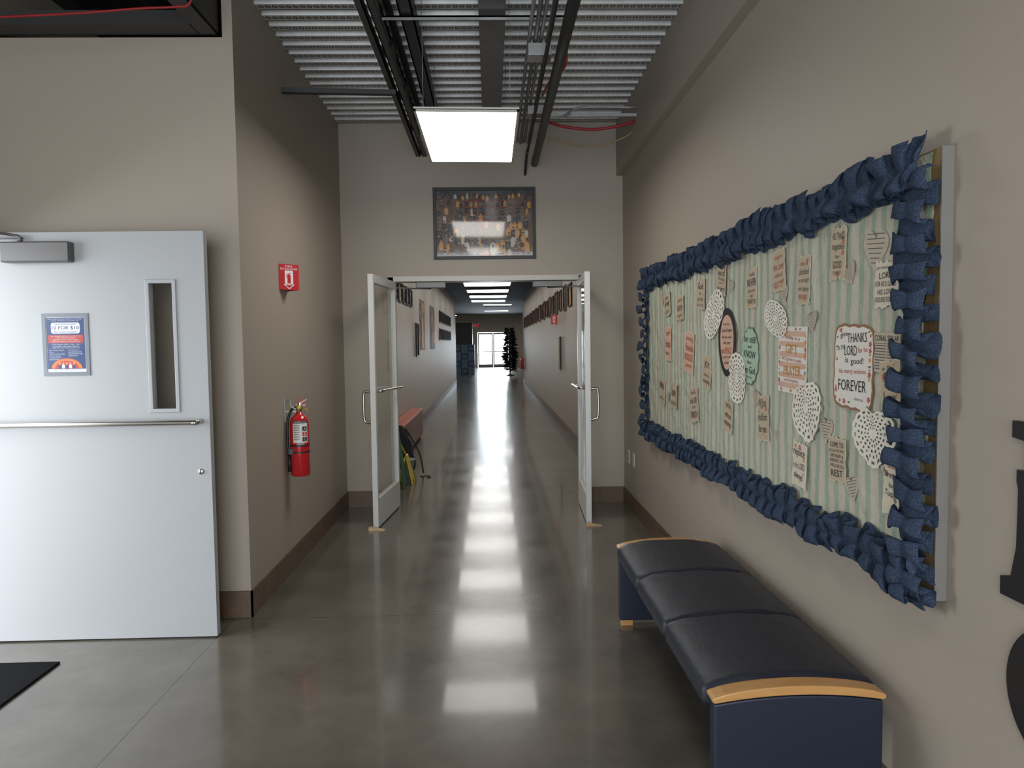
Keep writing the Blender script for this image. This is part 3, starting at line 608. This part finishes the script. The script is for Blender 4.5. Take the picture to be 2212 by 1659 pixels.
for row in range(9):
    base=v1-.035-row*.063;n=22-row
    sc=.72+row*.09
    for i in range(n):
        u=w0+.02+(w1-w0-.04)*(i+.5*(row%2)+rp.uniform(-.35,.35))/n;bs=base+rp.uniform(-.018,.012)
        if u>w1-.022 or u<w0+.018 or (row<6 and row>0 and abs(u+.045)<.10 and rp.random()<.5): continue
        hgt=.066*sc+rp.uniform(-.01,.012);wd=.017*sc*rp.uniform(.8,1.2);cb=rp.choice([gK,gO,gN,gW,gK,gB,gG,gB,gK,gO]);nn+=.00001
        bb=max(v0+.004,bs-hgt)
        if bb>bs-.02*sc: continue
        m.poly(FP,[(u-wd,bb),(u+wd,bb),(u+wd*1.05,bs-.016*sc),(u+wd*.4,bs-.004),(u-wd*.4,bs-.004),(u-wd*1.05,bs-.016*sc)],nn,cb)
        sk=rp.choice([gS,gS,gS2]);m.disc(FP,u,bs+.007*sc,.0085*sc,.011*sc,nn+.00001,sk,10);m.poly(FP,[(u-.009*sc,bs+.009*sc),(u+.009*sc,bs+.009*sc),(u+.006*sc,bs+.019*sc),(u-.006*sc,bs+.019*sc)],nn+.00002,gK)
        if rp.random()<.5 and bs-.04*sc>bb: m.text(FP,str(rp.randint(1,40)),u,bs-.03*sc,gW,h=.012,n=nn+.0001)
for u,ru in ((-.38,.055),(-.19,.06),(.10,.05),(.25,.055),(-.05,.05),(.36,.04)):
    m.disc(FP,u,v0+.022,ru,.013,.0072,gW,24);m.disc(FP,u,v0+.022,ru*.8,.009,.0074,rp.choice([gN,gR,gO]),24)
m.disc(FP,.30,v0+.10,.035,.035,.0072,gO,24);m.disc(FP,.30,v0+.10,.026,.026,.0074,gN,24);m.text(FP,'A PRIDE OF LIONS',.16,v0+.14,gW,w=.2,h=.012,n=.0076)
fin('poster_print',m,e,label='glossy print of a crowd of athletes in gold and navy')
# outlets
for Y in (6.71,6.49):
    F=Fr((XR,Y,.48),(0,-1,0));m=MB();m.fbox(F,-.037,.037,-.06,.06,.0005,.006,M_ivory)
    for v in (-.022,.022):
        m.disc(F,0,v,.017,.015,.0064,pm('outlet_face',190,184,170),16)
        for u in (-.006,.006): m.quad(F,u-.0012,u+.0012,v-.004,v+.006,.0068,M_black)
    fin('wall_outlet',m,label='ivory electrical outlet plate low on the wall',cat='outlet',group='electrical outlets on the side wall')
# letters
F=Fr((XR,1.752,.90),(0,-1,0))
m=MB();m.ext(F,[(0,0),(.36,0),(.385,.13),(.36,.13),(.30,.045),(.17,.045),(.17,.19),(.25,.20),(.27,.15),(.29,.15),(.29,.29),(.27,.29),(.25,.235),(.17,.24),(.17,.385),(.30,.385),(.35,.31),(.37,.31),(.36,.43),(.03,.43),(.03,.39),(.075,.385),(.075,.315),(.048,.315),(.048,.285),(.054,.270),(.052,.13),(.035,.055),(0,.045)],.001,.012,M_blackp)
fin('wall_letter',m,label='large black serif letter mounted on the taupe wall',cat='wall letter',group='black wall letters')
F=Fr((XR,1.558,.71),(0,-1,0));m=MB();K=48
vs=[];fs=[]
for n_ in (.001,.012):
    for rx,ry in ((.165,.165),(.085,.11)): vs+=[F.P(rx*math.cos(2*math.pi*i/K),ry*math.sin(2*math.pi*i/K),n_) for i in range(K)]
for i in range(K):
    j_=(i+1)%K;fs+=[(2*K+i,2*K+j_,3*K+j_,3*K+i),(i,j_,2*K+j_,2*K+i),(K+j_,K+i,3*K+i,3*K+j_),(j_,i,K+i,K+j_)]
m.add(vs,fs,M_blackp);fin('wall_letter',m,label='large black round letter O mounted on the taupe wall',cat='wall letter',group='black wall letters')
# ---------------- lights ----------------
def panel(x,y,z,w,l,tilt,mt,lab,hang=None,grp=None,wires=True):
    e=empty('ceiling_light',(x,y,z),lab,'ceiling light',grp)
    F=Fr((x,y,z),(math.cos(tilt),0,math.sin(tilt)),(0,1,0))
    m=MB();m.fbox(F,-w/2,w/2,-l/2,l/2,.008,.022,M_alum)
    for a_,b_,c_,d_ in ((-w/2,-w/2+.014,-l/2,l/2),(w/2-.014,w/2,-l/2,l/2),(-w/2,w/2,-l/2,-l/2+.014),(-w/2,w/2,l/2-.014,l/2)): m.fbox(F,a_,b_,c_,d_,-.002,.012,M_frame)
    fin('light_frame',m,e,label='white metal frame')
    fin('diffuser',MB().add([F.P(a_,b_,.004) for a_,b_ in ((-w/2+.014,-l/2+.014),(-w/2+.014,l/2-.014),(w/2-.014,l/2-.014),(w/2-.014,-l/2+.014))],[(0,1,2,3)],mt),e,label='glowing white diffuser')
    if hang and wires:
        for sx in (-1,1):
            for sy in (-1,1): fin('hanging_wire',MB().tube([F.P(sx*w*.42,sy*l*.42,.022),(x+sx*w*.42,y+sy*l*.42,hang-.002)],.0015,M_galv,5),e)
panel(-.124,5.02,2.893,.62,1.22,-.012,M_panel,'glowing rectangular panel light hung below the steel deck',ZC)
panel(-.10,.0,3.25,.61,1.22,0,M_panel,'glowing rectangular panel light over the lobby',3.70)
for k in range(8):
    panel(-.08,9.2+2.5*k,3.06,1.22,1.22,0,M_panel2,'glowing panel light in the dark corridor ceiling',3.2,'corridor panel lights')
for xq,yq in ((.3,38),(-2.6,34),(2.6,34),(.3,32),(-2.6,43.5),(2.6,43.5)): panel(xq,yq,3.2,1.22,.61,0,M_panel3,'glowing panel light in the far lobby',3.4,'far lobby panel lights')  # last pair are added, unseen panels that brighten the far wall
# ---------------- ceiling services ----------------
def thing(name,m,lab,cat,grp=None,bev=0): return fin(name,m,label=lab,cat=cat,group=grp,bevel=bev)
def joist(x,ya,yb,zb,zt,lab):
    e=empty('steel_joist',(x,(ya+yb)/2,zb),lab,'steel joist')
    for s in (-1,1):
        fin('bottom_chord',MB().box(x+s*.012,x+s*.05,ya,yb,zb,zb+.006,M_dark).box(x+s*.012,x+s*.018,ya,yb,zb,zb+.045,M_dark),e)
        fin('top_chord',MB().box(x+s*.012,x+s*.05,ya,yb,zt-.006,zt,M_dark).box(x+s*.012,x+s*.018,ya,yb,zt-.045,zt,M_dark),e)
    m=MB();n=int((yb-ya)/.38);pts=[(x,ya+.02+i*(yb-ya-.04)/n,(zb+.02,zt-.02)[i%2]) for i in range(n+1)]
    m.tube(pts,.011,M_dark,8,False);fin('web_bracing',m,e)
joist(-.62,1.5,D-.01,3.27,ZC-.002,'dark open web steel joist under the metal deck')
thing('steel_channel',MB().box(-.50,-.42,1.5,D-.2,3.43,3.44,M_dark).box(-.50,-.49,1.5,D-.2,3.43,3.54,M_dark).box(-.43,-.42,1.5,D-.2,3.43,3.54,M_dark),'dark steel channel running beneath the deck','steel channel')
thing('pipe',MB().tube([(.43,1.5,3.20),(.43,D,3.20)],.033,M_rubber,16),'black insulated pipe running along the ceiling','pipe')
for k,(x,z,r) in enumerate(((.262,3.40,.012),(.30,3.39,.014),(.335,3.40,.012),(.372,3.39,.010))):
    thing('conduit',MB().tube([(x,1.5,z),(x,D-.01,z)],r,M_galv if k%2==0 else M_galvd,10),'thin galvanised electrical conduit under the deck','conduit','parallel conduits')
thing('conduit',MB().tube(cat_rom([(.36,1.5,3.28),(.36,6.3,3.28),(.345,6.7,3.22),(.34,6.97,3.10)],6),.013,M_dark,10),'dark conduit bending down near the end wall','conduit','parallel conduits')
thing('air_duct',MB().box(-.045,.112,1.5,D-.01,3.44,3.545,M_galvd),'flat galvanised metal duct under the steel deck','duct',bev=.004)
for (x,y,z,w,l,h) in ((.325,4.69,3.30,.14,.12,.07),(.37,5.88,3.31,.115,.11,.06)):
    m=MB().box(x-w/2,x+w/2,y-l/2,y+l/2,z,z+h,M_galv).box(x-w/2-.004,x+w/2+.004,y-l/2-.004,y+l/2+.004,z-.004,z,M_galv)
    thing('junction_box',m,'grey metal electrical junction box on the conduits','junction box','junction boxes',.002)
thing('strut_channel',MB().box(-.60,.50,4.38,4.42,3.415,3.425,M_galv).box(-.60,.50,4.38,4.385,3.40,3.425,M_galv),'galvanised strut channel crossing below the deck','strut channel','strut channels')
FBR=Fr((XL,5.10,3.25),(1.75,.12,0));m=MB().fbox(FBR,0,.76,-.018,.018,-.003,.003,M_dark).fbox(FBR,0,.76,-.018,-.013,-.03,.003,M_dark);thing('steel_brace',m,'dark steel angle brace running from the side wall','steel brace')
thing('strut_channel',MB().box(.48,XB,6.0,6.03,3.335,3.36,M_galv),'galvanised strut channel reaching the bulkhead','strut channel','strut channels')
thing('conduit',MB().tube(cat_rom([(.445,5.88,3.33),(.50,5.88,3.29),(.60,5.9,3.31),(.74,5.95,3.39),(XB-.002,5.95,3.39)],6),.009,M_galv,8),'curved galvanised conduit leaving the junction box','conduit','parallel conduits')
thing('cable',MB().tube(cat_rom([(.50,6.1,3.32),(.62,6.1,3.285),(.85,6.1,3.262),(1.05,6.08,3.28),(XB-.002,6.07,3.315)],6),.012,M_redc,8),'sagging red cable bundle near the bulkhead','cable','loose ceiling cables')
thing('cable',MB().tube(cat_rom([(.50,6.2,3.22),(.62,6.2,3.18),(.85,6.2,3.15),(1.08,6.14,3.19),(XB-.002,6.12,3.25)],6),.007,M_tan,8),'sagging tan cable near the bulkhead','cable','loose ceiling cables')
thing('cable',MB().tube(cat_rom([(.485,3.9,3.33),(.48,4.5,3.31),(.49,4.75,3.27),(.44,5.2,3.34),(.42,5.75,3.42)],6),.010,M_orange,8),'orange cable running beside the conduits','cable','loose ceiling cables')
m=MB().box(-1.555,-1.455,1.0,YC-.005,3.225,3.235,M_dark).box(-1.465,-1.455,1.0,YC-.005,3.225,3.42,M_dark).box(-1.555,-1.455,1.0,YC-.005,3.41,3.42,M_dark)
thing('steel_beam',m,'dark steel channel beam above the white door','steel beam',bev=.002)
m=MB().box(-2.69,-1.56,4.02,YC-.006,3.225,3.235,M_dark).box(-2.69,-1.56,4.02,4.03,3.235,3.30,M_dark);thing('steel_angle',m,'dark steel angle along the wall top','steel angle')
for x in (-2.35,-1.9): thing('steel_strut',MB().box(x,x+.05,1.5,4.9,3.42,3.47,M_dark),'dark steel strut in the open ceiling','steel strut','ceiling struts')
thing('cable',MB().tube(cat_rom([(-2.70,3.75,3.13),(-2.36,3.75,3.148),(-2.0,3.75,3.165),(-1.69,3.75,3.188),(-1.52,3.75,3.195),(-1.45,3.75,3.21),(-1.435,3.75,3.30),(-1.44,3.75,3.5),(-1.44,3.75,3.70)],6),.006,M_redc,8),'thin red cable strung across the dark ceiling','cable','loose ceiling cables')
# ---------------- corridor furnishings ----------------
gN,gO,gK,gS,gS2,gW,gR,gB,gG=[fm(*GC[k]) for k in ('N','O','K','S','S2','W','R','B','G')]
def wallart(F,w,h,name,lab,cat,grp,cols,seed,frame=None,fig=True):
    r_=random.Random(seed);e=empty(name,F.P(0,-h/2,0),lab,cat,grp)
    if frame:
        m=MB();b=.02
        for a_,b_,c_,d_ in ((-w/2,-w/2+b,-h/2,h/2),(w/2-b,w/2,-h/2,h/2),(-w/2+b,w/2-b,-h/2,-h/2+b),(-w/2+b,w/2-b,h/2-b,h/2)): m.fbox(F,a_,b_,c_,d_,.001,.025,frame)
        fin('picture_frame_edge',m,e)
    m=MB();m.quad(F,-w/2,w/2,-h/2,h/2,.004,cols[0])
    for k in range(12):
        cu=r_.uniform(-.38,.38)*w;cv=r_.uniform(-.38,.38)*h;a=r_.uniform(.06,.16)*w;q=r_.uniform(.08,.22)*h
        m.poly(F,[(max(-w*.47,cu-a),max(-h*.47,cv-q)),(min(w*.47,cu+a*.8),max(-h*.47,cv-q*.6)),(min(w*.47,cu+a),min(h*.47,cv+q)),(max(-w*.47,cu-a*.4),min(h*.47,cv+q*.8))],.0045+k*.0002,r_.choice(cols[1:]))
    if fig: m.poly(F,[(-.2*w,-.45*h),(.2*w,-.45*h),(.16*w,.1*h),(.05*w,.2*h),(-.05*w,.2*h),(-.16*w,.1*h)],.0075,r_.choice(cols[1:]));m.disc(F,0,.27*h,.08*w,.07*h,.0078,gS,12)
    fin('picture_print',m,e)
FLc=lambda y,z:Fr((XL,y,z),(0,1,0))
FRc=lambda y,z:Fr((XR,y,z),(0,-1,0))
for k in range(5): wallart(FLc(10.8+k*.5,2.33),.36,.30,'picture_frame','small black framed photograph high on the corridor wall','picture frame','small framed photos',[gG,gK,gW,gG],20+k,M_black)
wallart(FLc(13.8,1.62),.45,.62,'picture_frame','dark framed picture on the corridor wall','picture frame',None,[gK,gB,gG],31,M_black)
wallart(FLc(14.95,1.92),1.1,1.0,'sports_banner','orange and dark sports banner on the corridor wall','banner','sports banners',[gB,gO,gB,gK,gN,gO],32)
wallart(FLc(17.5,1.92),1.4,1.0,'sports_banner','red and dark sports banner on the corridor wall','banner','sports banners',[gK,gO,gK,gR,gB,gO],33)
for k in range(9):
    for z in (2.28,1.8): wallart(FLc(20.0+k*.62,z),.42,.32,'picture_frame','small black framed photograph on the corridor wall','picture frame','small framed photos',[gK,gG,gG],40+k,M_black,False)
for k in range(21): wallart(FRc(11.6+k*.8,2.28),.42+.1*(k%3==0),.36+.06*(k%2),'picture_frame','framed team photograph high on the corridor wall','picture frame','framed team photos',[(gB,gK,gG,gB)[k%4],gO,gW,gN,gG,gS],60+k,(M_black,pm('frame_brown',90,58,40))[k%2])
m=MB().box(XR-.03,XR,13.2,13.45,1.05,1.64,M_dark).box(XR-.032,XR-.0295,13.23,13.42,1.09,1.60,pm('cabinet_yellow',130,118,62));thing('wall_cabinet',m,'slim yellow fronted cabinet on the corridor wall','cabinet')
# red topped bench
e=empty('bench',(-1.25,10.6,0),'long low bench with salmon red top along the wall','bench')
rt=wood('red_wood',L(166,88,70),L(190,112,92),(18,2,18),.4)
for k in range(2): fin('bench_slat',MB().box(-1.37+k*.11,-1.37+k*.11+.10,8.9,12.4,.44,.47,rt),e,.004,label='salmon red wooden slat')
fin('bench_side',MB().box(-1.19,-1.165,8.93,12.35,.05,.438,mat('bench_panel',L(112,76,64),.5)),e,label='reddish brown side panel')
for y in (9.05,10.7,12.2): fin('leg',MB().box(-1.35,-1.195,y,y+.06,0,.438,M_dark),e)
# bucket
e=empty('paint_bucket',(-.985,8.5,0),'white plastic paint bucket on the floor','bucket')
fin('bucket_body',MB().lathe((-.985,8.5,0),[(0,.001),(.065,.001),(.078,.20),(.084,.20),(.084,.215),(.076,.215),(.064,.01),(0,.01)],mat('bucket_white',L(170,172,168),.5),24),e)
fin('bucket_handle',MB().tube([(-.985+.082*math.cos(a),8.5-.02-.05*math.sin(a),.19-.07*math.sin(a)) for a in [math.pi*i/10 for i in range(11)]],.002,M_galv,6),e)
e=empty('backpack',(-1.02,8.80,0),'black backpack leaning against the bench','backpack')
def bp(cx,cy,cz,a,b,c,q=.5):
    def P(s,t):
        th=2*math.pi*s;ph=math.pi*(t-.5);sp=lambda v,e_:math.copysign(abs(v)**e_,v)
        zz=sp(math.sin(ph),q+.2);tp=1-.45*max(0,zz)**2
        return (cx+a*tp*sp(math.cos(ph),q)*sp(math.cos(th),q)-.05*zz+.012*math.sin(9*zz+3*th),cy+b*sp(math.cos(ph),q)*sp(math.sin(th),q),cz+c*zz+.006*math.sin(5*th))
    return P
fin('bag_body',MB().grid(bp(-1.05,8.78,.29,.095,.07,.28),28,18,mat('black_nylon',(.014,.014,.016),.7,bump=.3)),e)
fin('front_pocket',MB().grid(bp(-1.03,8.69,.17,.08,.04,.11),24,12,MC['black_nylon']),e)
for s in (-.05,.06): fin('strap',MB().tube(cat_rom([(-1.08+s,8.72,.54),(-1.04+s*1.4,8.66,.44),(-.95+s*1.5,8.66,.24),(-.88+s,8.66,.02)],6),.010,M_yellow if s<0 else M_rubber,6),e)
def aframe(x,y,mt,h,lab,grp=None):
    e=empty('floor_sign',(x,y,0),lab,'floor sign',grp)
    for s in (-1,1):
        F=Fr((x+s*.075,y,0),(0,1,0),(-s*.070,0,h))
        w=.13;m=MB().ext(F,[(-w,0.0),(-w+.05,0),(-w+.06,.04),(w-.06,.04),(w-.05,0),(w,0),(.6*w,h),(-.6*w,h)],-.006,.006,mt)
        fin('sign_leaf',m,e)
    fin('hinge_pin',MB().tube([(x,y-.07,h),(x,y+.07,h)],.012,mt),e)
aframe(-1.02,7.90,M_green,.60,'green plastic folding floor sign');aframe(-.96,8.18,M_yellow,.30,'yellow plastic folding floor sign')
e=empty('broom',(-1.3,8.5,0),'broom with wooden handle leaning on the wall','broom')
fin('broom_handle',MB().tube([(-1.25,8.5,.12),(-1.365,8.5,.98)],.012,M_wood),e);fin('broom_head',MB().box(-1.31,-1.20,8.42,8.72,.05,.12,M_black),e);fin('bristles',MB().box(-1.30,-1.21,8.43,8.71,0,.05,pm('bristle',120,90,60)),e)
thing('cord',MB().tube(cat_rom([(-.85,8.6,.006),(-.82,8.5,.006),(-.78,8.56,.006),(-.72,8.48,.006),(-.76,8.42,.006)],6),.005,M_rubber,6),'thin black cord lying on the floor','cord')
# far lobby
bl=mat('blue_crate',L(54,74,98),.5);bl2=mat('blue_crate_light',L(90,112,134),.5)
for c in range(3):
    for r_ in range(4):
        x=-1.68+c*.34;z=r_*.375;m=MB().box(x-.16,x+.16,37,37.4,z+.001,z+.36,bl if (c+r_)%2 else bl2).box(x-.165,x+.165,36.99,37.41,z+.33,z+.372,bl2).box(x-.10,x+.10,36.985,37,z+.1,z+.24,bl2)
        fin('storage_bin',m,label='blue stacking storage bin in the far lobby',cat='storage bin',group='stacked blue bins')
e=empty('shelf_cabinet',(-1.4,37.9,0),'tall black cabinet behind the blue bins','cabinet')
fin('cabinet_body',MB().box(-2.3,-.95,37.5,38.2,0,2.6,M_black),e,.01)
for q in ((-2.28,-1.64),(-1.61,-.97)): fin('cabinet_door',MB().box(q[0],q[1],37.47,37.5,.1,2.55,M_dark),e)
e=empty('artificial_tree',(.88,35,0),'dark green artificial tree standing in the far lobby','tree')
dg=mat('needle_green',L(22,34,28),.8)
fin('trunk',MB().tube([(.88,35,0),(.88,35,2.1)],.03,M_dark),e);m=MB();rt_=random.Random(5)
for k in range(900):
    z=rt_.uniform(.2,2.2);R_=.50*(1-.40*abs(z-.9)/1.3)*rt_.uniform(.6,1.05);a=rt_.uniform(0,6.283);c=Vector((.88,35,z+.06));d_=Vector((math.cos(a)*R_,math.sin(a)*R_,rt_.uniform(-.12,.02)))
    p=c+d_;s_=Vector((-math.sin(a),math.cos(a),0))*.05;m.add([c+d_*.2,c+d_*.6+s_,p,c+d_*.6-s_+Vector((0,0,.04))],[(0,1,2,3)],dg)
o=fin('foliage',m,e);o['kind']='stuff'
fin('tree_stand',MB().lathe((.88,35,0),[(0,0),(.2,0),(.2,.03),(.05,.08),(0,.08)],M_dark),e)
for i,(a_,b_) in enumerate(((-.84,.105),(.125,1.07))):
    e=empty('door_%d'%(4+i),((a_+b_)/2,47.05,0),'glazed exit door with metal frame','door',kind='structure')
    m=MB();m.box(a_,a_+.07,47.03,47.08,.01,2.22,M_closer).box(b_-.07,b_,47.03,47.08,.01,2.22,M_closer).box(a_+.07,b_-.07,47.03,47.08,.01,.22,M_closer).box(a_+.07,b_-.07,47.03,47.08,2.12,2.22,M_closer).box(a_+.07,b_-.07,47.0,47.08,1.0,1.05,M_closer)
    fin('door_leaf',m,e);fin('glass_pane',MB().box(a_+.07,b_-.07,47.05,47.06,.22,2.12,M_glass),e)
e=empty('exit_sign',(-.9,46.9,2.6),'red illuminated exit sign near the glass doors','exit sign')
F=Fr((-.9,46.9,2.7),(1,0,0));fin('sign_box',MB().fbox(F,-.2,.2,-.11,.11,-.09,0,M_signw),e);fin('sign_text',MB().text(F,'EXIT',0,0,M_exit,w=.34,h=.17,n=.003).fbox(F,-.19,.19,-.1,.1,.0005,.001,pm('exit_back',120,20,24)),e)
S('ground_outside',MB().box(-30,30,47.2,120,-.12,-.02,mat('pavement',L(190,188,182),.9)),'pale pavement outside the far doors')
# ---------------- lighting ----------------
w=bpy.data.worlds.new('World');bpy.context.scene.world=w;w.use_nodes=True;bg=w.node_tree.nodes['Background'];bg.inputs[0].default_value=(.90,.95,1,1);bg.inputs[1].default_value=6.2
def area(name,loc,rot,sx,sy,p,c,portal=False):
    l=bpy.data.lights.new(name,'AREA');l.shape='RECTANGLE';l.size=sx;l.size_y=sy;l.energy=p;l.color=c;o=bpy.data.objects.new(name,l);o.location=loc;o.rotation_euler=rot;COL.objects.link(o)
    if portal: l.cycles.is_portal=True
    return o
area('portal_lobby',(-.8,Y0,1.85),(math.radians(90),0,0),4.1,3.7,1,(1,1,1),True)
area('portal_doorway',(-2.84,3.2,1.1),(0,math.radians(-90),0),2.15,1.25,1,(1,1,1),True)
area('portal_far_doors',(.12,47.14,1.12),(math.radians(-90),0,0),1.95,2.24,1,(1,1,1),True)
area('far_daylight_lamp',(.12,47.4,1.2),(math.radians(-90),0,0),1.8,2.1,650,(.76,.87,1))
# ---------------- camera ----------------
f,vx,vy,r,h=1594.8,1061.03,742.39,math.radians(.87),1.53
a=np.array([vx-1106,-(vy-829.5),-f]);a/=np.linalg.norm(a)
z=np.array([-math.sin(r),math.cos(r),0]);z-=z.dot(a)*a;z/=np.linalg.norm(z);x=np.cross(a,z)
R=np.stack([x,a,z],0) # cam->world
cam=bpy.data.cameras.new('Camera');cam.sensor_width=36;cam.lens=f/2212*36;cam.clip_end=300;cam.clip_start=.02
co=bpy.data.objects.new('Camera',cam);COL.objects.link(co);co.matrix_world=Matrix.Translation((0,0,h))@Matrix([list(map(float,q)) for q in R]).to_4x4()
bpy.context.scene.camera=co
bpy.context.scene.view_settings.view_transform='Standard'
bpy.context.scene.view_settings.exposure=.18
